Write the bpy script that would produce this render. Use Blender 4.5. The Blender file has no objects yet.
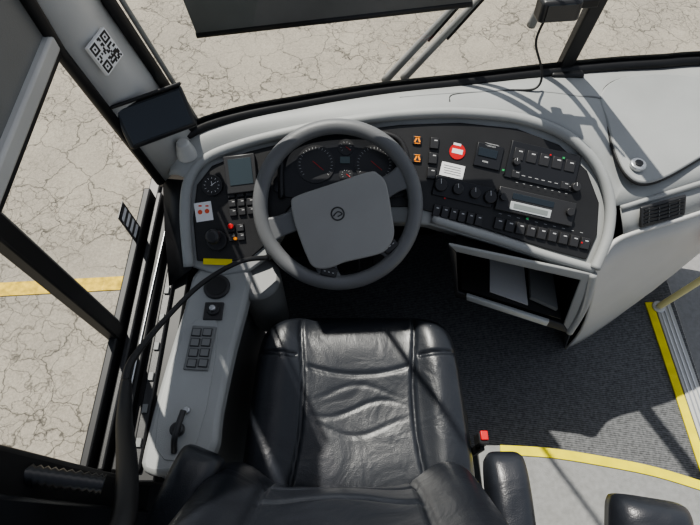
import bpy, math, random
from mathutils import Vector, Matrix, Euler
random.seed(3)
S=bpy.context.scene
COL=S.collection
try:
    S.view_settings.view_transform='AgX'; S.view_settings.look='AgX - Medium High Contrast'
except Exception: pass
# ---------------------------------------------------------------- materials
def mat(name,col,rough=.5,metal=0,bump=0,bscale=200,var=0,vscale=8,coat=0,emit=None,es=0,spec=.5):
    m=bpy.data.materials.new(name); m.use_nodes=True
    nt=m.node_tree; b=nt.nodes['Principled BSDF']
    b.inputs['Base Color'].default_value=(*col,1); b.inputs['Roughness'].default_value=rough
    b.inputs['Metallic'].default_value=metal; b.inputs['Coat Weight'].default_value=coat
    b.inputs['Specular IOR Level'].default_value=spec
    if emit: 
        b.inputs['Emission Color'].default_value=(*emit,1); b.inputs['Emission Strength'].default_value=es
    tc=nt.nodes.new('ShaderNodeTexCoord')
    if bump:
        n=nt.nodes.new('ShaderNodeTexNoise'); n.inputs['Scale'].default_value=bscale; n.inputs['Detail'].default_value=4
        bp=nt.nodes.new('ShaderNodeBump'); bp.inputs['Strength'].default_value=bump; bp.inputs['Distance'].default_value=.002
        nt.links.new(tc.outputs['Object'],n.inputs['Vector']); nt.links.new(n.outputs['Fac'],bp.inputs['Height'])
        nt.links.new(bp.outputs['Normal'],b.inputs['Normal'])
    if var:
        n=nt.nodes.new('ShaderNodeTexNoise'); n.inputs['Scale'].default_value=vscale; n.inputs['Detail'].default_value=6
        r=nt.nodes.new('ShaderNodeValToRGB')
        r.color_ramp.elements[0].position=.3; r.color_ramp.elements[1].position=.7
        r.color_ramp.elements[0].color=(*[c*(1-var) for c in col],1)
        r.color_ramp.elements[1].color=(*[min(1,c*(1+var)) for c in col],1)
        nt.links.new(tc.outputs['Object'],n.inputs['Vector']); nt.links.new(n.outputs['Fac'],r.inputs['Fac'])
        nt.links.new(r.outputs['Color'],b.inputs['Base Color'])
    return m
GREY=mat('dash_grey',(.33,.338,.333),.55,bump=.25,bscale=500,var=.09,vscale=5)
GREYL=mat('trim_light_grey',(.50,.50,.485),.5,bump=.15,bscale=400,var=.04)
GREYM=mat('trim_mid_grey',(.18,.185,.183),.5,bump=.2,bscale=400,var=.06)
PANEL=mat('panel_black',(.022,.022,.023),.42,bump=.15,bscale=600,var=.2)
BLACK=mat('rubber_black',(.012,.012,.013),.5,var=.3)
BTN=mat('button_black',(.033,.033,.035),.38)
SATIN=mat('satin_black',(.02,.021,.024),.3)
WHEEL=mat('wheel_grey_leather',(.15,.153,.157),.42,bump=.3,bscale=700,var=.08)
HUB=mat('wheel_hub_grey',(.31,.307,.297),.5,bump=.25,bscale=900,var=.05)
WHITE=mat('white_print',(.8,.8,.8),.5)
PRINT=mat('dial_print',(.5,.5,.5),.5)
RED=mat('red_plastic',(.6,.02,.02),.4)
ORANGE=mat('warning_orange',(.8,.25,.02),.4,emit=(1,.35,.03),es=.35)
YELLOW=mat('yellow_strip',(.82,.70,.02),.5,var=.12,vscale=20)
CREAM=mat('cream_rail',(.75,.68,.35),.4)
METAL=mat('brushed_metal',(.55,.56,.57),.35,metal=.8,var=.1)
SCREEN=mat('screen_glass',(.02,.028,.036),.12,coat=.4)
SILVER=mat('silver_plastic',(.5,.52,.52),.35,metal=.2)
SHADEM=mat('visor_grey',(.15,.155,.155),.5,var=.35,vscale=4)
GREYF=mat('step_vinyl_grey',(.24,.24,.235),.6,bump=.4,bscale=300,var=.12,vscale=60)
WIPER=mat('wiper_grey',(.26,.26,.255),.4)
def leather():
    m=bpy.data.materials.new('black_leather'); m.use_nodes=True; nt=m.node_tree; b=nt.nodes['Principled BSDF']
    L=nt.links.new; N=nt.nodes.new
    tc=N('ShaderNodeTexCoord')
    n=N('ShaderNodeTexNoise'); n.inputs['Scale'].default_value=8; n.inputs['Detail'].default_value=3; n.inputs['Distortion'].default_value=1.0
    L(tc.outputs['Object'],n.inputs['Vector'])
    b1=N('ShaderNodeBump'); b1.inputs['Strength'].default_value=.40; b1.inputs['Distance'].default_value=.012
    L(n.outputs['Fac'],b1.inputs['Height'])
    v=N('ShaderNodeTexVoronoi'); v.inputs['Scale'].default_value=420; L(tc.outputs['Object'],v.inputs['Vector'])
    b2=N('ShaderNodeBump'); b2.inputs['Strength'].default_value=.3; b2.inputs['Distance'].default_value=.0008
    L(v.outputs['Distance'],b2.inputs['Height']); L(b1.outputs['Normal'],b2.inputs['Normal']); L(b2.outputs['Normal'],b.inputs['Normal'])
    r=N('ShaderNodeValToRGB'); r.color_ramp.elements[0].color=(.010,.012,.016,1); r.color_ramp.elements[1].color=(.026,.029,.036,1)
    L(n.outputs['Fac'],r.inputs['Fac']); L(r.outputs['Color'],b.inputs['Base Color'])
    b.inputs['Roughness'].default_value=.36; b.inputs['Coat Weight'].default_value=.12; b.inputs['Coat Roughness'].default_value=.24
    return m
LEATH=leather()
def asphalt():
    m=bpy.data.materials.new('cracked_asphalt'); m.use_nodes=True; nt=m.node_tree; b=nt.nodes['Principled BSDF']
    L=nt.links.new; N=nt.nodes.new
    tc=N('ShaderNodeTexCoord')
    nz=N('ShaderNodeTexNoise'); nz.inputs['Scale'].default_value=7; nz.inputs['Detail'].default_value=6
    L(tc.outputs['Object'],nz.inputs['Vector'])
    mx=N('ShaderNodeMixRGB'); mx.blend_type='ADD'; mx.inputs[0].default_value=.2
    L(tc.outputs['Object'],mx.inputs[1]); L(nz.outputs['Color'],mx.inputs[2])
    def crack(scale,wid,dark,ms,lo,hi,seed):
        v=N('ShaderNodeTexVoronoi'); v.feature='DISTANCE_TO_EDGE'; v.inputs['Scale'].default_value=scale
        L(mx.outputs[0],v.inputs['Vector'])
        r=N('ShaderNodeValToRGB'); r.color_ramp.elements[0].position=.0; r.color_ramp.elements[1].position=wid
        r.color_ramp.elements[0].color=(dark,dark,dark,1)
        L(v.outputs['Distance'],r.inputs['Fac'])
        mp=N('ShaderNodeMapping'); mp.inputs['Location'].default_value=(seed,seed,0); L(tc.outputs['Object'],mp.inputs['Vector'])
        n2=N('ShaderNodeTexNoise'); n2.inputs['Scale'].default_value=ms; n2.inputs['Detail'].default_value=4; L(mp.outputs[0],n2.inputs['Vector'])
        r2=N('ShaderNodeValToRGB'); r2.color_ramp.elements[0].position=lo; r2.color_ramp.elements[1].position=hi
        L(n2.outputs['Fac'],r2.inputs['Fac'])
        return r2.outputs['Color'],r.outputs['Color']
    g=N('ShaderNodeTexNoise'); g.inputs['Scale'].default_value=75; g.inputs['Detail'].default_value=9; g.inputs['Roughness'].default_value=.85
    L(tc.outputs['Object'],g.inputs['Vector'])
    rg=N('ShaderNodeValToRGB'); rg.color_ramp.elements[0].position=.32; rg.color_ramp.elements[1].position=.68
    rg.color_ramp.elements[0].color=(.215,.195,.16,1); rg.color_ramp.elements[1].color=(.47,.43,.365,1)
    L(g.outputs['Fac'],rg.inputs['Fac'])
    ln=N('ShaderNodeTexNoise'); ln.inputs['Scale'].default_value=2; ln.inputs['Detail'].default_value=5
    L(tc.outputs['Object'],ln.inputs['Vector'])
    rl=N('ShaderNodeValToRGB'); rl.color_ramp.elements[0].color=(.72,.72,.72,1); rl.color_ramp.elements[1].color=(1.2,1.18,1.15,1)
    L(ln.outputs['Fac'],rl.inputs['Fac'])
    m1=N('ShaderNodeMixRGB'); m1.blend_type='MULTIPLY'; m1.inputs[0].default_value=1
    L(rg.outputs['Color'],m1.inputs[1]); L(rl.outputs['Color'],m1.inputs[2])
    last=m1.outputs[0]
    for args in((3.3,.022,.28,1.2,.32,.5,0),(7.5,.035,.42,1.7,.42,.55,7),(14,.05,.58,2.3,.48,.6,3)):
        f,c=crack(*args)
        m2=N('ShaderNodeMixRGB'); m2.blend_type='MULTIPLY'
        L(f,m2.inputs[0]); L(last,m2.inputs[1]); L(c,m2.inputs[2]); last=m2.outputs[0]
    L(last,b.inputs['Base Color']); b.inputs['Roughness'].default_value=.9
    bp=N('ShaderNodeBump'); bp.inputs['Strength'].default_value=.6; bp.inputs['Distance'].default_value=.01
    L(g.outputs['Fac'],bp.inputs['Height']); L(bp.outputs['Normal'],b.inputs['Normal'])
    return m
def carpet():
    m=bpy.data.materials.new('ribbed_floor'); m.use_nodes=True; nt=m.node_tree; b=nt.nodes['Principled BSDF']
    L=nt.links.new; N=nt.nodes.new
    tc=N('ShaderNodeTexCoord'); mp=N('ShaderNodeMapping'); mp.inputs['Rotation'].default_value=(0,0,.12)
    L(tc.outputs['Object'],mp.inputs['Vector'])
    w=N('ShaderNodeTexWave'); w.bands_direction='Y'; w.inputs['Scale'].default_value=45; w.inputs['Distortion'].default_value=1.2; w.inputs['Detail'].default_value=3
    L(mp.outputs[0],w.inputs['Vector'])
    n=N('ShaderNodeTexNoise'); n.inputs['Scale'].default_value=120; n.inputs['Detail'].default_value=6
    L(tc.outputs['Object'],n.inputs['Vector'])
    mm=N('ShaderNodeMath'); mm.operation='ADD'
    ms=N('ShaderNodeMath'); ms.operation='MULTIPLY'; ms.inputs[1].default_value=.35
    L(w.outputs['Fac'],ms.inputs[0]); L(ms.outputs[0],mm.inputs[0]); L(n.outputs['Fac'],mm.inputs[1])
    r=N('ShaderNodeValToRGB'); r.color_ramp.elements[0].position=.35; r.color_ramp.elements[1].position=1.0
    r.color_ramp.elements[0].color=(.05,.052,.055,1); r.color_ramp.elements[1].color=(.19,.193,.198,1)
    L(mm.outputs[0],r.inputs['Fac']); L(r.outputs['Color'],b.inputs['Base Color']); b.inputs['Roughness'].default_value=.85
    return m
def glassm():
    m=bpy.data.materials.new('window_glass'); m.use_nodes=True; nt=m.node_tree
    nt.nodes.clear(); N=nt.nodes.new; L=nt.links.new
    o=N('ShaderNodeOutputMaterial'); mx=N('ShaderNodeMixShader'); t=N('ShaderNodeBsdfTransparent'); g=N('ShaderNodeBsdfGlossy')
    t.inputs[0].default_value=(.95,.97,.96,1); g.inputs['Roughness'].default_value=.02; mx.inputs[0].default_value=.03
    L(t.outputs[0],mx.inputs[1]); L(g.outputs[0],mx.inputs[2]); L(mx.outputs[0],o.inputs[0]); return m
ASPH=asphalt(); CARPET=carpet(); GLASS=glassm()
# ---------------------------------------------------------------- helpers
def empty(name,loc=(0,0,0),rot=(0,0,0)):
    e=bpy.data.objects.new(name,None); e.empty_display_size=.05; e.location=loc; e.rotation_euler=rot; COL.objects.link(e); return e
def mesh(name,verts,faces,m,parent=None,bevel=0,smooth=False,subs=0,solid=0,seg=2):
    me=bpy.data.meshes.new(name); me.from_pydata([tuple(v) for v in verts],[],faces); me.validate(); 
    import bmesh
    bm=bmesh.new(); bm.from_mesh(me); bmesh.ops.recalc_face_normals(bm,faces=bm.faces); bm.to_mesh(me); bm.free()
    me.materials.append(m); o=bpy.data.objects.new(name,me); COL.objects.link(o)
    if parent: o.parent=parent
    if solid:
        s=o.modifiers.new('s','SOLIDIFY'); s.thickness=solid; s.offset=0
    if bevel:
        b=o.modifiers.new('b','BEVEL'); b.width=bevel; b.segments=seg; b.limit_method='ANGLE'; b.angle_limit=math.radians(35)
    if subs:
        s=o.modifiers.new('ss','SUBSURF'); s.levels=subs; s.render_levels=subs
    if smooth or bevel:
        for p in me.polygons: p.use_smooth=True
        if not subs and not smooth:
            try:
                me.set_sharp_from_angle(angle=math.radians(40))
            except Exception: pass
    return o
class MB:
    def __init__(s): s.v=[]; s.f=[]
    def box(s,c,size,rz=0,taper=1):
        n=len(s.v); x,y,z=[q/2 for q in size]; cs,sn=math.cos(rz),math.sin(rz)
        for dz in(-1,1):
            t=taper if dz>0 else 1
            for dx,dy in((-1,-1),(1,-1),(1,1),(-1,1)):
                X=dx*x*t;Y=dy*y*t
                s.v.append((c[0]+X*cs-Y*sn,c[1]+X*sn+Y*cs,c[2]+dz*z))
        s.f+=[(n,n+3,n+2,n+1),(n+4,n+5,n+6,n+7)]+[(n+i,n+(i+1)%4,n+4+(i+1)%4,n+4+i) for i in range(4)]
    def cyl(s,c,r,h,seg=24,r2=None):
        n=len(s.v); r2=r if r2 is None else r2
        for k,(dz,rr) in enumerate(((-h/2,r),(h/2,r2))):
            for i in range(seg):
                a=2*math.pi*i/seg; s.v.append((c[0]+rr*math.cos(a),c[1]+rr*math.sin(a),c[2]+dz))
        s.f+=[tuple(range(n+seg-1,n-1,-1)),tuple(range(n+seg,n+2*seg))]+[(n+i,n+(i+1)%seg,n+seg+(i+1)%seg,n+seg+i) for i in range(seg)]
    def make(s,name,m,parent=None,bevel=0): return mesh(name,s.v,s.f,m,parent,bevel)
def box(name,c,size,m,parent=None,bevel=.003,rot=None):
    b=MB(); b.box((0,0,0),size); o=b.make(name,m,parent,bevel); o.location=c
    if rot: o.rotation_euler=rot
    return o
def cyl(name,c,r,h,m,parent=None,rot=None,r2=None,bevel=0,seg=32):
    b=MB(); b.cyl((0,0,0),r,h,seg,r2); o=b.make(name,m,parent,bevel); o.location=c
    if rot:o.rotation_euler=rot
    return o
def smoothp(pts,n=6,closed=True):
    out=[];N=len(pts)
    rng=range(N) if closed else range(N-1)
    for i in rng:
        if closed: p=[Vector(pts[(i+k)%N]) for k in(-1,0,1,2)]
        else: p=[Vector(pts[min(max(i+k,0),N-1)]) for k in(-1,0,1,2)]
        for j in range(n):
            t=j/n
            out.append(.5*((2*p[1])+(p[2]-p[0])*t+(2*p[0]-5*p[1]+4*p[2]-p[3])*t*t+(3*p[1]-p[0]-3*p[2]+p[3])*t**3))
    if not closed: out.append(Vector(pts[-1]))
    return out
def prism(name,pts,z0,z1,m,parent=None,bevel=.003,scale=1):
    n=len(pts); v=[(p[0]*scale,p[1]*scale,z0) for p in pts]+[(p[0]*scale,p[1]*scale,z1) for p in pts]
    f=[tuple(range(n-1,-1,-1)),tuple(range(n,2*n))]+[(i,(i+1)%n,n+(i+1)%n,n+i) for i in range(n)]
    return mesh(name,v,f,m,parent,bevel)
def tube(name,pts,r,m,parent=None,closed=False,smooth=True,radii=None,res=10):
    P=smoothp(pts,8,closed) if smooth else [Vector(p) for p in pts]
    n=len(P); V=[];F=[]; prev=None
    for i,p in enumerate(P):
        a=P[(i-1)%n] if (closed or i>0) else p; b=P[(i+1)%n] if (closed or i<n-1) else p
        t=(b-a).normalized()
        if prev is None:
            ref=Vector((0,0,1)) if abs(t.z)<.9 else Vector((1,0,0)); nx=t.cross(ref).normalized()
        else: nx=(prev-t*prev.dot(t)).normalized()
        prev=nx; ny=t.cross(nx)
        rr=r
        if radii:
            u=i/(n-1)*(len(radii)-1); k=min(int(u),len(radii)-2); rr=radii[k]+(radii[k+1]-radii[k])*(u-k)
        for j in range(res):
            an=2*math.pi*j/res; V.append(p+nx*rr*math.cos(an)+ny*rr*math.sin(an))
    for i in range(n if closed else n-1):
        for j in range(res):
            F.append((i*res+j,i*res+(j+1)%res,((i+1)%n)*res+(j+1)%res,((i+1)%n)*res+j))
    if not closed: F+=[tuple(range(res)),tuple(range((n-1)*res,n*res))]
    return mesh(name,V,F,m,parent,smooth=True)
def strip(name,rows,m,parent=None,solid=0,smooth=True):
    w=len(rows[0]); V=[p for r in rows for p in r]; F=[]
    for i in range(len(rows)-1):
        for j in range(w-1): F.append((i*w+j,i*w+j+1,(i+1)*w+j+1,(i+1)*w+j))
    return mesh(name,V,F,m,parent,smooth=smooth,solid=solid)
def pillow(name,W,Ln,T,m,parent=None,feat=None,loc=(0,0,0),rot=(0,0,0),p=5,nx=60,ny=60,wf=None):
    V=[];F=[]
    for j in range(ny+1):
        v=-1+2*j/ny
        for i in range(nx+1):
            u=-1+2*i/nx
            uu=math.sin(u*math.pi/2)*.35+u*.65; vv=math.sin(v*math.pi/2)*.35+v*.65
            e=max(0,(1-abs(uu)**p))*max(0,(1-abs(vv)**p))
            X=uu*W/2*(1-.10*abs(vv)**6); Y=vv*Ln/2*(1-.08*abs(uu)**6)
            if wf: X*=wf(vv)
            Z=T*e**.38
            if feat: Z+=feat(uu,vv)*min(1,e*3)
            V.append((X,Y,Z))
    w=nx+1
    for j in range(ny):
        for i in range(nx): F.append((j*w+i,j*w+i+1,(j+1)*w+i+1,(j+1)*w+i))
    ring=[i for i in range(w)]+[j*w+nx for j in range(1,ny+1)]+[ny*w+i for i in range(nx-1,-1,-1)]+[j*w for j in range(ny-1,0,-1)]
    n=len(V)
    for k in ring: x,y,z=V[k]; V.append((x*.96,y*.96,-T*.5))
    R=len(ring)
    for k in range(R): F.append((ring[k],ring[(k+1)%R],n+(k+1)%R,n+k))
    F.append(tuple(range(n,n+R)))
    o=mesh(name,V,F,m,parent,smooth=True); o.location=loc; o.rotation_euler=rot; return o
# ---------------------------------------------------------------- camera
cam=bpy.data.cameras.new('camera'); co=bpy.data.objects.new('camera',cam); COL.objects.link(co)
co.location=(0,0,1.8); co.rotation_euler=(math.radians(28),0,0)
cam.sensor_width=36; cam.lens=36*510/700; cam.clip_start=.02; S.camera=co
# ---------------------------------------------------------------- world + sun
w=bpy.data.worlds.new('world'); S.world=w; w.use_nodes=True; nt=w.node_tree
sky=nt.nodes.new('ShaderNodeTexSky'); sky.sky_type='NISHITA'; sky.sun_disc=False; sky.sun_elevation=math.radians(58); sky.sun_rotation=math.radians(20)
hs_=nt.nodes.new('ShaderNodeHueSaturation'); hs_.inputs['Saturation'].default_value=.4
bg=nt.nodes['Background']; bg.inputs['Strength'].default_value=.135; nt.links.new(sky.outputs[0],hs_.inputs['Color']); nt.links.new(hs_.outputs[0],bg.inputs[0])
sl=bpy.data.lights.new('sun','SUN'); sl.energy=5.9; sl.angle=.01; sl.color=(1,.95,.875); so=bpy.data.objects.new('sun',sl); COL.objects.link(so)
sd=Vector((-.30,.50,1.0)); so.rotation_euler=sd.to_track_quat('Z','Y').to_euler(); so.location=(2,4,8)
# ---------------------------------------------------------------- ground
mesh('ground',[(-30,-30,-1.3),(30,-30,-1.3),(30,30,-1.3),(-30,30,-1.3)],[(0,1,2,3)],ASPH)
YL=mat('road_paint_yellow',(.62,.43,.06),.8,var=.35,vscale=25)
box('painted_road_line',(-5.2,1.27,-1.296),(8,.10,.006),YL,bevel=0,rot=(0,0,.06))
# ---------------------------------------------------------------- dashboard
U=.00262                         # dashboard layout grid unit (m)
DO=Vector((0,.6266,.620)); TA=math.radians(28)
dash=empty('dashboard',DO,(TA,0,0))
def DW(a,b,h=0):
    return DO+Vector((a*U, b*U*math.cos(TA)-h*math.sin(TA), b*U*math.sin(TA)+h*math.cos(TA)))
rim=[(-160,-4),(-164,47),(-160,82),(-143,104),(-105,119),(-50,132),(-5,140),(50,147),(110,149),(170,143),(215,126),(245,97),(258,62),(256,27),(243,-6)]
body=rim+[(238,-16),(195,2),(150,17),(80,38),(40,40),(-65,36),(-84,4),(-100,-8),(-130,-14)]
prism('body',[(p[0]*U,p[1]*U) for p in body],-.10,-.004,GREY,dash,.006)
inner=[(-153,2),(-157,45),(-153,78),(-138,97),(-102,111),(-50,124),(-5,131),(50,138),(110,140),(167,134),(209,118),(237,92),(249,60),(247,28),(236,3),(195,14),(150,29),(84,50),(60,56),(-60,56),(-84,18),(-100,4),(-128,0)]
prism('face',[(p[0]*U,p[1]*U) for p in inner],-.02,.002,PANEL,dash,.003)
tube('rim',[(a*U,b*U,.008) for a,b in rim],.014,GREY,dash,res=14)
tube('lower_lip',[(243*U,-6*U,0),(195*U,8*U,0),(150*U,23*U,0),(82*U,44*U,0)],.012,GREY,dash,res=12)
prism('underbody',[(p[0]*U,p[1]*U) for p in [(-84,30),(-84,110),(80,120),(80,50)]],-.45,-.06,BLACK,dash)
# instrument cluster
clo=[(-68,66),(-66,108),(-48,124),(-5,130),(38,126),(54,112),(58,76),(52,66)]
cl=smoothp([(a*U,b*U) for a,b in clo],5)
prism('cluster_face',cl,.0,.006,SATIN,dash,.002)
tube('cluster_hood',[(a*U,b*U,.012) for a,b in [(-68,64),(-67,108),(-48,125),(-5,131),(38,127),(54,113),(59,78),(56,64)]],.008,PANEL,dash)
g=MB();tk=MB();nd=MB()
for cx,cy,r in((-34,98,19),(24,98,19),(-4,115,8),(-4,88,7)):
    g.cyl((cx*U,cy*U,.0075),r*U,.004,40)
    for i in range(0,23):
        an=math.radians(220-i*260/22); rr=(r-3)*U
        if r<10 and i%3: continue
        tk.box((cx*U+rr*math.cos(an),cy*U+rr*math.sin(an),.0098),(.0055 if r>10 else .003,.0009,.0006),an)
    nd.box((cx*U+.006,cy*U-.004,.0105),(r*U*.75,.0014,.001),-.7)
g.make('dials',BTN,dash); tk.make('dial_ticks',PRINT,dash); nd.make('dial_needles',RED,dash)
box('trip_display',(-5*U,102*U,.0095),(.026,.018,.003),mat('lcd',(.10,.14,.14),.2),dash,.001)
# right switch panel
ang=math.radians(-13); ca,sa=math.cos(ang),math.sin(ang)
def bank(mb,a,b,cols,rows,da,db,sz,h=.008,marks=None,an=ang,skip=()):
    for r in range(rows):
        for c in range(cols):
            if (c,r) in skip: continue
            x=c*da; y=-r*db; X=a+x*math.cos(an)-y*math.sin(an); Y=b+x*math.sin(an)+y*math.cos(an)
            mb.box((X*U,Y*U,.002+h/2),(sz[0]*U,sz[1]*U,h),an,.88)
            if marks is not None:
                marks.box((X*U+.15*sz[0]*U,Y*U+.2*sz[1]*U,.0022+h),(sz[0]*U*.34,sz[1]*U*.09,.0005),an)
bt=MB(); mk=MB()
bank(bt,84,119,1,3,0,15,(9,12),marks=mk,an=-.1)
bank(bt,86,52,6,1,8.6,0,(7.5,12),marks=mk)
bank(bt,148,39,9,1,11,0,(9.5,12),marks=mk)
bank(bt,160,60,2,1,0,0,(9,9),marks=mk)
bank(bt,168,108,5,1,13,0,(11,13),marks=mk)
bank(bt,165,88,2,1,50,10,(9,8),marks=mk)
bank(bt,-118,68,3,3,9,9,(7.5,7.5),marks=mk,an=.1)
bank(bt,-118,34,2,2,9,9,(7.5,7.5),marks=mk,an=.1)
bt.make('rocker_switches',BTN,dash,.0008); mk.make('switch_symbols',PRINT,dash)
md=MB()
def mod(mb,a,b,wd,ht,h=.006,an=ang): mb.box((a*U,b*U,.002+h/2),(wd*U,ht*U,h),an,.97)
mod(md,138,106,27,24); mod(md,113,71,62,20); mod(md,192,96,72,38,.005)
md.make('switch_modules',SATIN,dash,.001)
kn=MB(); kt=MB()
for a,b,r in((90,77,7),(107,73,6),(124,69,6),(139,65,7),(165,100,4),(224,75,5)):
    kn.cyl((a*U,b*U,.012),r*U,.014,24,r*U*.85); kt.box((a*U,b*U+r*U*.5,.0195),(.001,r*U*.7,.0006))
kn.make('rotary_knobs',BTN,dash,.001); kt.make('knob_pointers',WHITE,dash)
box('module_display',(137*U,109*U,.009),(.05,.022,.003),SCREEN,dash,.001,(0,0,ang))
lb=MB()
for i in range(5): lb.box((132*U+i*.003,101*U-i*.0008+.0,.0086),(.0018,.0045,.0006),ang)
for i in range(9): lb.box(((166+i*6.5)*U,(88-i*1.5)*U,.0076),(.009,.0016,.0006),ang)
for i in range(8): lb.box(((166+i*7)*U,(80-i*1.6)*U,.0076),(.006,.001,.0006),ang)
for i in range(4): lb.box((141*U+.004*math.sin(i*2),118*U-i*.0025,.0086),(.035-.004*i,.0008,.0006),ang)
for i in range(10): lb.box(((150+i*9)*U,(49-i*2.1)*U,.0025),(.008,.0012,.0006),ang)
lb.make('panel_lettering',mat('print_grey',(.45,.45,.45),.5),dash)
sg=MB(); sr=MB()
for a,b in((212,104),(152,92),(176,44)): sg.box((a*U,b*U,.0105),(.006,.005,.001),ang)
for a,b in((199,107),(94,64),(230,20)): sr.box((a*U,b*U,.0105),(.004,.004,.001),ang)
sg.make('green_tell_tales',mat('tell_tale_green',(.05,.35,.12),.4),dash); sr.make('red_tell_tales',RED,dash)
cyl('red_badge',(107*U,111*U,.003),8*U,.003,RED,dash); box('badge_label',(107*U,111*U,.0048),(.028,.012,.0006),WHITE,dash,0,(0,0,ang)); box('badge_label_2',(107*U,118*U,.0048),(.02,.006,.0006),WHITE,dash,0,(0,0,ang))
box('paper_label',(102*U,92*U,.0032),(.062,.036,.0012),WHITE,dash,0,(0,0,ang))
lbl=MB()
for i in range(4): lbl.box((102*U,92*U+.010-i*.0065,.0041),(.045,.0010,.0004),ang)
lbl.make('paper_label_text',BTN,dash)
wl=MB()
for b in(122,104): wl.box((67*U,b*U,.004),(.024,.024,.006),-.08,.9)
wl.make('warning_lamp_frames',BTN,dash,.001)
wl=MB()
for b in(122,104):
    for k in(-1,1): wl.box((67*U+k*.0045,b*U,.0078),(.004,.012,.001),-.08+k*.4); 
    wl.box((67*U,b*U+.0085,.0078),(.014,.0018,.001),-.08); wl.box((67*U,b*U-.0085,.0078),(.014,.0018,.001),-.08)
wl.make('warning_lamps',ORANGE,dash)
# radio
rad=empty('radio',DW(184,56,.004),(0,0,0)); rad.rotation_euler=(Matrix.Rotation(TA,4,'X')@Matrix.Rotation(ang,4,'Z')).to_euler()
box('chassis',(0,0,0),(.205,.062,.02),BTN,rad,.002)
box('faceplate_strip',(-.012,-.012,.0105),(.108,.022,.003),SILVER,rad,.001)
box('faceplate_inner',(-.012,-.012,.0122),(.09,.012,.001),mat('lcd_dim',(.22,.24,.235),.3),rad,0)
box('display',(-.01,.013,.0105),(.11,.016,.002),SCREEN,rad,.001)
for k,x in enumerate((-.088,.088)): cyl('knob_%d'%(k+1),(x,.004,.015),.010,.012,BTN,rad,bevel=.001)
b=MB()
for i in range(6): b.box((-.05+i*.016,-.028,.011),(.012,.004,.003))
b.make('preset_buttons',PANEL,rad,.0005)
# left cluster items
cyl('clock_bezel',(-137*U,77*U,.006),10.5*U,.010,BTN,dash,bevel=.002); cyl('clock_face',(-137*U,77*U,.0115),8.5*U,.002,BTN,dash)
tk=MB()
for i in range(12):
    an=i*math.pi/6; tk.box((-137*U+7*U*math.cos(an),77*U+7*U*math.sin(an),.0128),(.004,.0010,.0005),an)
tk.box((-137*U+.004,77*U+.003,.013),(.016,.0012,.0006),.6); tk.box((-137*U,77*U+.004,.013),(.0012,.012,.0006),.2)
tk.make('clock_marks',WHITE,dash)
box('mirror_monitor_bezel',(-108*U,88*U,.010),(31*U,38*U,.016),BTN,dash,.003,(0,0,.12))
box('mirror_monitor_screen',(-108*U,90*U,.0188),(23*U,26*U,.002),mat('lcd_blue',(.04,.055,.065),.35,spec=.3),dash,.0005,(0,0,.12))
box('warning_sticker',(-146*U,51*U,.003),(.045,.05,.0012),WHITE,dash,0,(0,0,.15))
st=MB()
for k in(-.009,.009):
    st.cyl((-146*U+k,51*U+k*.15,.0038),.006,.001,16)
    st.box((-146*U+k,51*U+.015,.0038),(.008,.004,.001))
st.make('sticker_icons',mat('sticker_red',(.75,.12,.05),.5),dash)
cyl('joystick_base',(-132*U,22*U,.008),10*U,.014,BTN,dash,bevel=.002); cyl('joystick_stem',(-132*U,24*U,.028),.011,.045,BLACK,dash,r2=.008)
cyl('joystick_knob',(-132*U,25*U,.055),.021,.018,BTN,dash,r2=.015,bevel=.005)
cyl('hazard_knob',(-118*U,36*U,.012),.007,.014,RED,dash,bevel=.001); cyl('hazard_knob_2',(-114*U,24*U,.008),.004,.01,ORANGE,dash)
box('yellow_label',(-132*U,1*U,.003),(.075,.016,.002),YELLOW,dash,0,(0,0,-.03))
# dash top shelf -------------------------------------------------
outer=[(-.475,.83,.725),(-.43,.90,.785),(-.30,.955,.80),(-.13,1.0,.80),(0,1.03,.80),(.13,1.055,.80),(.30,1.08,.8),(.48,1.11,.8),(.62,1.13,.8),(.74,1.145,.8),(.86,1.155,.8),(.95,1.165,.8),(1.15,1.17,.8),(1.4,1.165,.8),(1.75,1.08,.8)]
inn=[DW(a,b,.012) for a,b in rim[2:13]]+[Vector(v) for v in((.71,.752,.706),(.90,.80,.73),(1.2,.9,.74),(1.6,1.0,.74))]
oS=smoothp(outer,4,False); iS=smoothp(inn,4,False)
rows=[]
for a,b in zip(iS,oS):
    rows.append([a.lerp(b,t)+Vector((0,0,.012*math.sin(math.pi*t))) for t in [k/8 for k in range(9)]])
ptop=empty('dashboard_top'); strip('shelf_skin',rows,GREY,ptop,solid=.006)
tube('pod_shoulder_seam',[Vector(outer[i]).lerp(inn[i],.45)+Vector((0,0,.012)) for i in range(5,10)]+[Vector((.735,.80,.725))],.0035,GREYM,ptop)
strip('left_infill',[[DW(-158,-6,.0),Vector((-.47,.57,.60))],[DW(-163,47,.004),Vector((-.50,.72,.62))],[DW(-159,82,.004),Vector((-.50,.84,.70))]],BLACK,ptop,solid=.004)
# shelf hatch with latch
hp=smoothp([(.672,1.04),(.679,.96),(.688,.876),(.705,.815),(.74,.787),(.80,.80),(.906,.858),(1.06,.95),(1.10,1.05),(.90,1.105),(.74,1.095)],5)
def shz(x,y): return .735+(y-.80)*.19
v=[(p.x,p.y,shz(p.x,p.y)+.012) for p in hp]; v2=[(p.x,p.y,shz(p.x,p.y)+.022) for p in hp]; n=len(v)
ht=empty('storage_hatch')
mesh('lid',v+v2,[tuple(range(n)),tuple(range(n,2*n))]+[(i,(i+1)%n,n+(i+1)%n,n+i) for i in range(n)],GREY,ht,.004)
tube('lid_gap',[(p.x,p.y,shz(p.x,p.y)+.013) for p in hp[::3]],.004,BLACK,ht,True)
cyl('latch',(.735,.832,shz(.735,.832)+.026),.020,.012,METAL,ht,bevel=.003); cyl('latch_core',(.735,.832,shz(.735,.832)+.033),.010,.004,BTN,ht)
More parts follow.
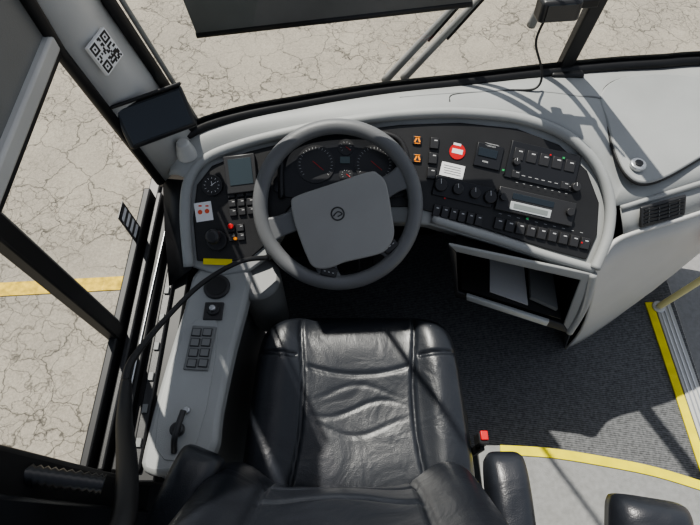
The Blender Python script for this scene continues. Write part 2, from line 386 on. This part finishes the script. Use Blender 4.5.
# side console (door side) -----------------------------------------------
dc=empty('door_side_console')
T=[(.70,.745,.70),(.90,.80,.728),(1.2,.9,.74),(1.6,1.0,.74)]
M_=[(.715,.685,.655),(.925,.75,.67),(1.22,.87,.67),(1.6,.97,.67)]
rows=[[Vector(a).lerp(Vector(b),t) for t in(0,.5,1)] for a,b in zip(smoothp(T,5,False),smoothp(M_,5,False))]
strip('vent_face',rows,GREY,dc,solid=.004)
tube('top_edge',T,.008,GREY,dc); tube('mid_edge',[(.66,.64,.64)]+M_,.007,GREYL,dc)
A=[(.645,.635,.62),(.715,.685,.655),(.925,.75,.67),(1.22,.87,.67),(1.6,.97,.67)]
B=[(.79,.60,0),(.90,.655,0),(1.10,.79,0),(1.36,1.0,0),(1.7,1.08,0)]
rows=[]
for a,b in zip(smoothp(A,5,False),smoothp(B,5,False)):
    rows.append([a.lerp(b,t)+Vector((.015,-.03,0))*math.sin(math.pi*t) for t in [k/8 for k in range(9)]])
strip('column_skin',rows,GREYL,dc,solid=.006)
mesh('column_return',[(.645,.635,.62),(.79,.60,0),(.80,1.1,0),(.66,1.1,.62)],[(0,1,2,3)],GREYM,dc,solid=.004)
av=empty('air_vent',(.812,.740,.692)); 
av.rotation_euler=(math.radians(50),0,math.radians(17))
box('bezel',(0,0,.001),(.135,.058,.008),BTN,av,.004)
sm=MB()
for i in range(5): sm.box((0,-.02+i*.01,.006),(.118,.0035,.004))
sm.make('slats',BLACK,av,.0005)
b=MB()
for i in range(4): b.box((-.045+i*.03,0,.0055),(.002,.044,.003))
b.make('vanes',GREYM,av)
# open cubby below right panel ---------------------------------------------
cb=empty('dashboard_cubby')
TL,TR,BR,BL=Vector((.255,.665,.655)),Vector((.635,.60,.61)),Vector((.635,.515,.40)),Vector((.315,.625,.41))
back=Vector((.03,.30,-.03))
def Q(s,t): return TL.lerp(TR,s).lerp(BL.lerp(BR,s),t)
i0,i1,i2,i3=Q(.05,.10),Q(.93,.12),Q(.93,.88),Q(.03,.86)
V=[TL,TR,BR,BL,i0,i1,i2,i3]; V+=[p+back for p in(i0,i1,i2,i3)]
mesh('frame_upper',V[:8],[(0,1,5,4),(1,2,6,5)],GREY,cb,.003,solid=.010)
mesh('frame_lower',V[:8],[(2,3,7,6),(3,0,4,7)],BTN,cb,.003,solid=.010)
mesh('interior',V[4:],[(i,(i+1)%4,4+(i+1)%4,4+i) for i in range(4)]+[(4,5,6,7)],BLACK,cb)
tube('frame_edge',[TR,TR.lerp(BR,.5)+Vector((.01,-.005,0)),BR],.011,GREY,cb); 
off=Vector((0,-.012,0))
mesh('drawer_front',[Q(.10,.80)+off,Q(.80,.84)+off,Q(.79,.93)+off,Q(.10,.90)+off],[(0,1,2,3)],SILVER,cb,.002,solid=.012)
mesh('drawer_top',[Q(.06,.80),Q(.90,.82),Q(.90,.82)+back*.9,Q(.06,.80)+back*.9],[(0,1,2,3)],PANEL,cb,solid=.004)
mesh('shelf',[Q(.05,.45)+back*.35,Q(.92,.45)+back*.35,Q(.92,.45)+back*.95,Q(.05,.45)+back*.95],[(0,1,2,3)],BTN,cb,solid=.006)
mesh('bottom_plate',[BL,BR,BR+back,BL+back],[(0,1,2,3)],GREYM,cb,solid=.01)
mesh('outer_side',[TR,BR,BR+Vector((.06,.12,0)),TR+Vector((.02,.08,0))],[(0,1,2,3)],GREY,cb,solid=.008)
pz=Vector((0,0,.006))
mesh('stowed_papers',[Q(.30,.80)+back*.05+pz,Q(.62,.81)+back*.03+pz,Q(.62,.81)+back*.45+pz,Q(.32,.80)+back*.5+pz],[(0,1,2,3)],PRINT,cb,solid=.004)
mesh('stowed_logbook',[Q(.64,.80)+back*.10+pz*2,Q(.86,.81)+back*.06+pz*2,Q(.86,.81)+back*.55+pz*2,Q(.66,.80)+back*.6+pz*2],[(0,1,2,3)],GREYM,cb,solid=.014)
# ---------------------------------------------------------------- steering wheel
sw=empty('steering_wheel',(-.031,.738,.72),(math.radians(34.3),0,0))
R=.198
tube('rim',[(R*math.cos(i*math.pi/8),R*math.sin(i*math.pi/8),0) for i in range(16)],.0195,WHEEL,sw,True,res=18)
k=.00255
pad=[(-46,1),(-42,9),(-10,20),(30,33),(40,31),(48,21),(54,-10),(56,-29),(49,-43),(38,-49),(8,-56),(-8,-62),(-22,-62),(-30,-53),(-42,-20)]
pp=smoothp([(a*k,b*k) for a,b in pad],4)
hb=prism('hub_pad',pp,-.025,.018,HUB,sw,.012); hb.modifiers[0].segments=5
def spoke(name,p0,p1,w0,w1,z0,z1,m=WHEEL):
    p0=Vector(p0);p1=Vector(p1); d=(p1-p0).normalized(); nn=Vector((-d.y,d.x))
    V=[];n=7
    for i in range(n):
        t=i/(n-1); c=p0.lerp(p1,t); w=(w0+(w1-w0)*t)*(1-.25*math.sin(math.pi*t)); z=z0+(z1-z0)*t
        for dx,dz in((-1,-.009),(1,-.009),(1,.009),(-1,.009)):
            V.append(((c+nn*dx*w/2).x*k,(c+nn*dx*w/2).y*k,z+dz))
    F=[(0,1,2,3),tuple(range(4*n-4,4*n))]
    for i in range(n-1):
        for j in range(4): F.append((4*i+j,4*i+(j+1)%4,4*i+4+(j+1)%4,4*i+4+j))
    mesh(name,V,F,m,sw,.006,seg=4)
spoke('spoke_1',(-36,-12),(-76,-27),24,32,-.006,0)
spoke('spoke_2',(40,14),(72,32),24,32,-.006,0)
spoke('spoke_3',(-14,-52),(-8,-78),26,30,-.006,0)
spoke('spoke_4',(44,-36),(63,-52),24,28,-.006,0)
for n_,(a,b,r) in enumerate(((-9,-66,-.25),(52,-40,.7))):
    box('thumb_pad_%d'%(n_+1),(a*k,b*k,.008),(.042,.028,.012),BTN,sw,.005,(0,0,r))
    b_=MB()
    for q in(-1,0,1): b_.box((a*k+q*.011*math.cos(r),b*k+q*.011*math.sin(r),.0145),(.005,.002,.001),r)
    b_.make('thumb_marks_%d'%(n_+1),PRINT,sw)
tube('emblem',[(.0+.016*math.cos(i*math.pi/4),-.020+.016*math.sin(i*math.pi/4),.0185) for i in range(8)],.0018,BTN,sw,True)
tube('emblem_swirl',[(-.011,-.026,.0187),(0,-.015,.0187),(.011,-.020,.0187),(0,-.027,.0187)],.0014,BTN,sw)
cyl('column_shroud',(.0,-.03,-.085),.055,.12,PANEL,sw,r2=.045,bevel=.006)
cyl('column_shaft',(.0,-.03,-.30),.035,.36,BLACK,sw)
sk=empty('column_stalk'); 
tube('indicator_lever',[(-.06,.79,.665),(-.13,.80,.69),(-.195,.81,.705)],.009,BLACK,sk,radii=[.007,.009,.012,.010]); 
sk2=empty('column_stalk.001'); tube('retarder_lever',[(.03,.79,.665),(.09,.80,.69),(.155,.81,.70)],.009,BLACK,sk2,radii=[.007,.009,.011,.009])
pd=empty('foot_pedals')
for i,x in enumerate((-.12,.0,.12)):
    box('pedal_%d'%(i+1),(x,.92,.14),(.075,.14,.02),BTN,pd,.004,(math.radians(45),0,0)); 
    tube('pedal_arm_%d'%(i+1),[(x,.95,.16),(x,1.02,.12),(x,1.05,.0)],.01,BLACK,pd)
# ---------------------------------------------------------------- floor, walls
mesh('floor',[(-.58,-1.0,0),(1.24,-1.0,0),(1.24,1.25,0),(-.58,1.25,0)],[(0,1,2,3)],CARPET,solid=.01)
box('wall_left',(-.567,.0,.30),(.03,2.1,.60),BTN)
strip('wall_front',[[(p.x,p.y+.012,-.01),(p.x,p.y+.012,.40),(p.x,p.y+.012,p.z-.02)] for p in oS[4:]],BLACK,solid=.02)
st=empty('stair_well')
box('tread_1',(1.50,.2,-.26),(.5,2.2,.02),GREYF,st); box('tread_2',(1.95,.2,-.55),(.5,2.2,.02),GREYF,st); box('riser_1',(1.245,.2,-.13),(.015,2.2,.24),METAL,st); box('riser_2',(1.74,.2,-.41),(.015,2.2,.28),METAL,st)
ne=empty('stair_edge_strip')
box('yellow_nosing',(1.155,.30,.009),(.030,.96,.006),YELLOW,ne,.001,(0,0,.03)); box('metal_nosing',(1.205,.30,.008),(.06,.96,.006),GREYL,ne,.001,(0,0,.03))
b=MB()
for i in range(3): b.box((1.188+i*.016,.30,.0125),(.004,.94,.003),.03)
b.make('tread_grooves',METAL,ne)
sp=empty('raised_step')
curve=smoothp([(.47,.245),(.62,.236),(.78,.212),(.94,.18),(1.10,.13)],5,False)
top=[(p.x,p.y) for p in curve]; pl=top+[(1.10,-.9),(.40,-.9),(.40,.245)]
prism('platform',pl,.005,.12,GREYF,sp,.004)
outer_=[(p.x,p.y) for p in curve]; inner_=[(p.x-.003,p.y-.028) for p in curve]
prism('yellow_nosing',outer_+inner_[::-1],.118,.124,YELLOW,sp,0)
hrl=empty('handrail'); tube('pole',[(1.17,.76,.01),(1.24,.79,.22),(1.31,.83,.45),(1.40,.88,.9)],.012,CREAM,hrl); cyl('foot',(1.17,.76,.012),.024,.012,METAL,hrl,bevel=.003)
box('door_control_box',(1.03,.80,.60),(.09,.05,.07),BTN,None,.006,(0,0,.35)); tube('red_grab_handle',[(1.02,.75,.60),(1.04,.73,.56),(1.06,.745,.50)],.009,RED)
# ---------------------------------------------------------------- left sill & side console
sill=empty('window_sill_left')
def ybox(name,x0,x1,y0,y1,z0,z1,m,parent,bv=.004): return box(name,((x0+x1)/2,(y0+y1)/2,(z0+z1)/2),(x1-x0,y1-y0,z1-z0),m,parent,bv)
ybox('ledge',-.58,-.43,.10,.90,.50,.585,BLACK,sill)
for i,(x0,x1,z) in enumerate(((-.575,-.555,.645),(-.545,-.53,.625),(-.52,-.50,.612),(-.485,-.462,.60))):
    ybox('rail_%d'%(i+1),x0,x1,.12,.85,.58,z,PANEL if i%2 else BLACK,sill)
b=MB()
for i in range(9): b.box((-.473,.18+i*.075,.603),(.012,.02,.006))
b.make('rail_clips',GREYM,sill,.001)
tube('track_highlight',[(-.50,.84,.616),(-.508,.5,.616),(-.512,.15,.616)],.002,METAL,sill)
sc=empty('driver_side_console')
out=[(-.40,.63),(-.27,.625),(-.262,.56),(-.285,.40),(-.30,.25),(-.305,.16),(-.37,.12),(-.455,.12),(-.46,.20),(-.445,.36),(-.425,.50)]
prism('armrest_top',smoothp(out,3),.545,.60,GREY,sc,.012)
prism('lower_panel',smoothp([(p[0]+(.0 if p[0]<-.35 else -.03),p[1]) for p in out],3),.02,.548,GREYM,sc,.01)
prism('inset_panel',smoothp([(-.435,.17),(-.345,.17),(-.330,.46),(-.39,.47),(-.425,.38)],3),.599,.6025,GREY,sc,.001)
cyl('cup_ring',(-.345,.565,.603),.034,.010,BTN,sc,bevel=.003); cyl('cup_well',(-.345,.565,.6085),.026,.002,BLACK,sc)
box('switch_plate',(-.345,.497,.603),(.048,.048,.006),BTN,sc,.002)
cyl('parking_brake_base',(-.345,.500,.608),.016,.010,BTN,sc,bevel=.003); cyl('parking_brake_knob',(-.345,.500,.617),.008,.012,METAL,sc,bevel=.003)
box('keypad',(-.365,.400,.6045),(.060,.112,.005),GREYM,sc,.002,(0,0,-.06))
b=MB(); c=MB()
for i in range(2):
    for j in range(4): b.box((-.379+i*.027,.439-j*.026,.6075),(.023,.021,.003),-.06); c.box((-.379+i*.027,.439-j*.026,.6095),(.019,.017,.001),-.06)
b.make('keypad_keys',BTN,sc,.001); c.make('keypad_key_caps',GREYM,sc,.0005)
tube('seat_lever',[(-.39,.16,.605),(-.385,.19,.63),(-.375,.245,.63)],.007,BTN,sc); cyl('seat_lever_knob',(-.385,.205,.622),.016,.018,BTN,sc,bevel=.005)
cyl('seat_lever_button',(-.375,.25,.607),.008,.01,METAL,sc,bevel=.002)
cyl('knee_bolster',(-.245,.60,.45),.055,.28,GREYM,sc,r2=.062,bevel=.012)
# ---------------------------------------------------------------- A pillar & windows
ap=empty('pillar_front')
BLp,BRp,TLp,TRp=Vector((-.495,.835,.70)),Vector((-.405,.905,.79)),Vector((-.56,.835,1.12)),Vector((-.52,.975,1.12))
TL2,TR2=Vector((-.575,.835,2.1)),Vector((-.56,.98,2.1))
rows=[]
for l,r in((BLp,BRp),(BLp.lerp(TLp,.5),BRp.lerp(TRp,.5)),(TLp,TRp),(TL2,TR2)): rows.append([l,l.lerp(r,.5)+Vector((.012,-.012,0)),r])
strip('inner_trim',rows,GREYL,ap,solid=.012)
tube('frame_rear',[BLp+Vector((-.01,-.005,0)),TLp+Vector((-.005,-.008,0)),TL2],.013,BLACK,ap,smooth=False)
tube('frame_front',[BRp+Vector((.005,.01,-.01)),TRp+Vector((.012,.01,0)),TR2],.016,BLACK,ap,smooth=False)
tube('frame_outer',[BRp+Vector((.02,.03,-.01)),TRp+Vector((.03,.03,0)),TR2+Vector((.02,.02,0))],.006,WIPER,ap,smooth=False)
qr=empty('qr_code_sticker')
dn=(BLp.lerp(BRp,.5)-TLp.lerp(TRp,.5)).normalized(); rt=(TRp-TLp).normalized(); dn=(dn-rt*dn.dot(rt)).normalized(); nn=rt.cross(dn).normalized()
if nn.x<0: nn=-nn
q0=TLp.lerp(TRp,.40)+dn*.055+nn*.028
up=nn.cross(rt); MQ=Matrix(((rt.x,up.x,nn.x,q0.x),(rt.y,up.y,nn.y,q0.y),(rt.z,up.z,nn.z,q0.z),(0,0,0,1))); qr.matrix_world=MQ
box('paper',(0,0,-.003),(.066,.066,.008),WHITE,qr,0)
b=MB(); nq=15
def finder(i,j):
    m_=max(abs(i),abs(j)); return m_!=1 if m_<=2 else False
for i in range(nq):
    for j in range(nq):
        on=random.random()<.5
        for ci,cj in((2,2),(2,12),(12,12)):
            if max(abs(i-ci),abs(j-cj))<=3: on=finder(i-ci,j-cj)
        if on: b.box((-.028+i*.004,-.028+j*.004,.0014),(.004,.004,.0008))
b.make('code_cells',BLACK,qr)
hd=empty('wall_left_header')
mesh('panel',[(-.575,.835,1.15),(-.575,-1,1.15),(-.62,-1,2.1),(-.62,.835,2.1)],[(0,1,2,3)],GREYM,hd,solid=.01)
ybox('bottom_trim',-.58,-.555,-.9,.83,1.125,1.16,GREYL,hd,.006)
ybox('trim_shadow_gap',-.58,-.558,-.9,.83,1.115,1.127,BLACK,hd,.002)
wd=empty('window_side'); ybox('divider_post',-.582,-.552,.41,.45,.62,1.13,BLACK,wd,.004)
ybox('divider_seal',-.575,-.56,.447,.458,.62,1.13,GREYM,wd,.002)
mesh('glass',[(-.57,.83,.62),(-.57,-.9,.62),(-.57,-.9,1.13),(-.57,.83,1.13)],[(0,1,2,3)],GLASS,wd)
wsk=empty('window_label'); box('backing',(-.562,.70,.70),(.002,.05,.12),BTN,wsk,0)
b=MB()
for i in range(4): b.box((-.5602,.70,.66+i*.026),(.001,.036,.012))
b.make('print',WHITE,wsk)
bp=empty('pillar_rear'); ybox('post',-.60,-.50,-.22,.115,.40,2.1,BLACK,bp,.01); ybox('post_trim',-.52,-.485,-.20,.05,.42,2.1,SATIN,bp,.008)
ws=empty('window_windshield')
gp=[p for p in oS[4:]]
strip('glass',[[Vector((p.x,p.y+.005,.80)),Vector((p.x*1.0,p.y-.03,1.3)),Vector((p.x,p.y-.12,2.1))] for p in gp],GLASS,ws)
tube('lower_gasket',[(p.x,p.y+.002,p.z+.006) for p in gp[::2]],.016,BLACK,ws,res=10)
strip('lower_frit',[[Vector((p.x,p.y+.008,p.z)),Vector((p.x,p.y+.006,p.z+.035))] for p in gp],BLACK,ws)
cp=empty('windshield_center_post')
mesh('post',[(.572,1.125,.79),(.612,1.13,.79),(.612,1.16,.79),(.572,1.155,.79),(.570,1.03,2.1),(.605,1.03,2.1),(.605,1.07,2.1),(.570,1.07,2.1)],[(0,1,2,3),(4,5,6,7),(0,1,5,4),(1,2,6,5),(2,3,7,6),(3,0,4,7)],BLACK,cp,.004)
box('foot',(.595,1.12,.80),(.09,.04,.03),BLACK,cp,.006)
sv=empty('sun_visor')
mesh('shade',[(-.335,.965,1.05),(.26,1.0,1.10),(.26,1.0,1.5),(-.37,.965,1.5)],[(0,1,2,3)],SHADEM,sv,.004,solid=.012)
tube('edge_bar',[(-.335,.963,1.05),(.26,.998,1.10)],.008,BLACK,sv,smooth=False)
tube('arm_1',[(-.2,.975,1.45),(-.2,.985,2.1)],.008,BLACK,sv,smooth=False); tube('arm_2',[(.15,.99,1.45),(.15,.995,2.1)],.008,BLACK,sv,smooth=False)
for nm,pa,pb in(('windshield_wiper',(.10,1.16,.74),(.42,1.13,1.22)),('windshield_wiper.001',(.155,1.17,.74),(.46,1.13,1.22)),('windshield_wiper.002',(.95,1.2,.92),(1.08,1.15,1.3)),('windshield_wiper.003',(1.12,1.21,.80),(1.10,1.15,1.3)),('windshield_wiper.004',(.48,1.19,.90),(.52,1.15,1.3))):
    e=empty(nm); pa=Vector(pa);pb=Vector(pb); tube('arm',[pa,pa.lerp(pb,.5)+Vector((0,.01,0)),pb],.008,WIPER,e,radii=[.012,.009,.006])
    tube('blade',[pa.lerp(pb,.3)+Vector((.012,.0,0)),pb+Vector((.012,0,.05))],.0035,BLACK,e,smooth=False)
dcm=empty('dash_camera',(.475,1.06,1.045),(math.radians(-10),0,0.1))
box('housing',(0,0,0),(.095,.045,.05),BTN,dcm,.008); cyl('lens',(0,.03,0),.014,.02,SCREEN,dcm,rot=(math.pi/2,0,0)); box('mount',(.05,.015,.0),(.10,.015,.02),BLACK,dcm,.003); box('screen',(0,-.024,.0),(.07,.002,.035),SCREEN,dcm,0)
tube('power_cable',[(.45,1.05,1.02),(.455,1.06,.95),(.50,1.06,.86),(.49,1.04,.825),(.42,1.04,.818),(.34,1.03,.818),(.27,1.02,.82),(.26,.995,.82)],.003,BLACK)
mn=empty('tablet_monitor',(-.455,.862,.905)); mn.rotation_euler=Euler((math.radians(48),math.radians(0),math.radians(28)))
box('housing',(0,0,0),(.165,.10,.028),SATIN,mn,.008); box('screen',(0,.0,.0148),(.145,.08,.002),SCREEN,mn,.001); box('hood',(0,.05,.012),(.165,.008,.045),BLACK,mn,.003)
box('bracket',(-.03,-.02,-.04),(.03,.03,.07),BLACK,mn,.004)
sp_=empty('pillar_speaker',(-.42,.865,.79)); cyl('cone',(0,0,0),.028,.05,GREYL,sp_,r2=.015,bevel=.004)
gm=empty('gooseneck_microphone'); tube('neck',[(-.455,.265,.77),(-.456,.323,.76),(-.415,.434,.72),(-.352,.53,.70),(-.27,.59,.695),(-.21,.62,.66)],.006,BLACK,gm,radii=[.010,.008,.006,.006,.006,.007])
tube('post',[(-.50,-.13,1.02),(-.40,-.09,.99),(-.345,-.01,.95),(-.362,.07,.90),(-.43,.19,.80),(-.455,.275,.77)],.02,BLACK,gm,radii=[.020,.020,.020,.019,.016,.010])
hs=empty('corrugated_hose'); hpz=smoothp([(-.62,.085,.98),(-.54,.085,.96),(-.47,.078,.93),(-.40,.07,.90)],14,False)
tube('ribs',hpz,.014,SATIN,hs,smooth=False,radii=[.0125 if i%2 else .0165 for i in range(43)])
# ---------------------------------------------------------------- driver seat
ds=empty('driver_seat')
def fcush(u,v):
    z=.032*(1/(1+math.exp(-(abs(u)-.62)*20)))
    s=.50+.14*max(0,-v)**2+.12*max(0,v)**2
    z-=.011*math.exp(-((abs(u)-s)/.016)**2)
    z-=.010*math.exp(-((v-.50-.10*(u*u))/.018)**2)*(1 if abs(u)>.58 else 0)
    z+=-.016*math.exp(-(u*u+v*v)*3)
    z-=.004*math.exp(-((v-.35-.35*abs(u)**2)/.02)**2)*(abs(u)<.48)
    for q,am in((-.15,.0022),(.02,.003),(.17,.0018)): z-=am*math.exp(-((v-q-.08*math.sin(u*6+q*9))/.018)**2)*math.exp(-(u/.38)**4)
    return z
pillow('seat_cushion',.59,.52,.075,LEATH,ds,fcush,(.020,.275,.435),(math.radians(3),0,0),nx=120,ny=120,wf=lambda v:1-.05*(v+1))
def fback(u,v):
    z=.080*(1/(1+math.exp(-(abs(u)-.66)*12)))*(.75+.25*v)
    z+=.022*math.exp(-((v-.35)/.30)**2)*math.exp(-(u/.45)**2)
    z-=.012*math.exp(-((abs(u)-.54)/.02)**2)
    for q in(.62,.30,-.1): z-=.009*math.exp(-((v-q+.06*u*u)/.022)**2)*(abs(u)<.54)
    return z
pillow('backrest',.58,.64,.09,LEATH,ds,fback,(-.018,-.075,.80),(math.radians(-70),0,0),nx=110,ny=110,p=6)
pillow('armrest_1',.085,.30,.05,LEATH,ds,None,(.315,.0,.68),(math.radians(4),0,0),nx=30,ny=40,p=3)
pillow('armrest_2',.10,.20,.05,LEATH,ds,None,(-.33,.06,.68),(math.radians(4),0,-.35),nx=30,ny=40,p=3)
box('armrest_bracket',(.31,-.05,.62),(.03,.08,.10),BLACK,ds); box('armrest_bracket_2',(-.32,.0,.62),(.03,.08,.10),BLACK,ds)
prism('seat_base',smoothp([(-.22,.06),(.26,.06),(.25,.48),(-.20,.48)],4),.22,.42,BLACK,ds,.01)
box('pedestal',(.02,.24,.12),(.32,.34,.23),BLACK,ds,.02)
box('label_tag',(.225,.475,.522),(.035,.012,.002),WHITE,ds,0,(.25,.4,-.4))
bk=empty('seat_belt_buckle'); box('body',(.325,.205,.48),(.024,.030,.06),BTN,bk,.005); box('release_button',(.325,.210,.512),(.018,.022,.010),RED,bk,.002); box('stalk',(.325,.19,.40),(.012,.02,.16),BLACK,bk,.002)
js=empty('courier_seat'); pillow('headrest',.16,.14,.06,LEATH,js,None,(.62,.0,.60),(.2,0,-.15),nx=30,ny=30,p=3); box('frame',(.62,-.05,.36),(.13,.10,.48),BTN,js,.02)
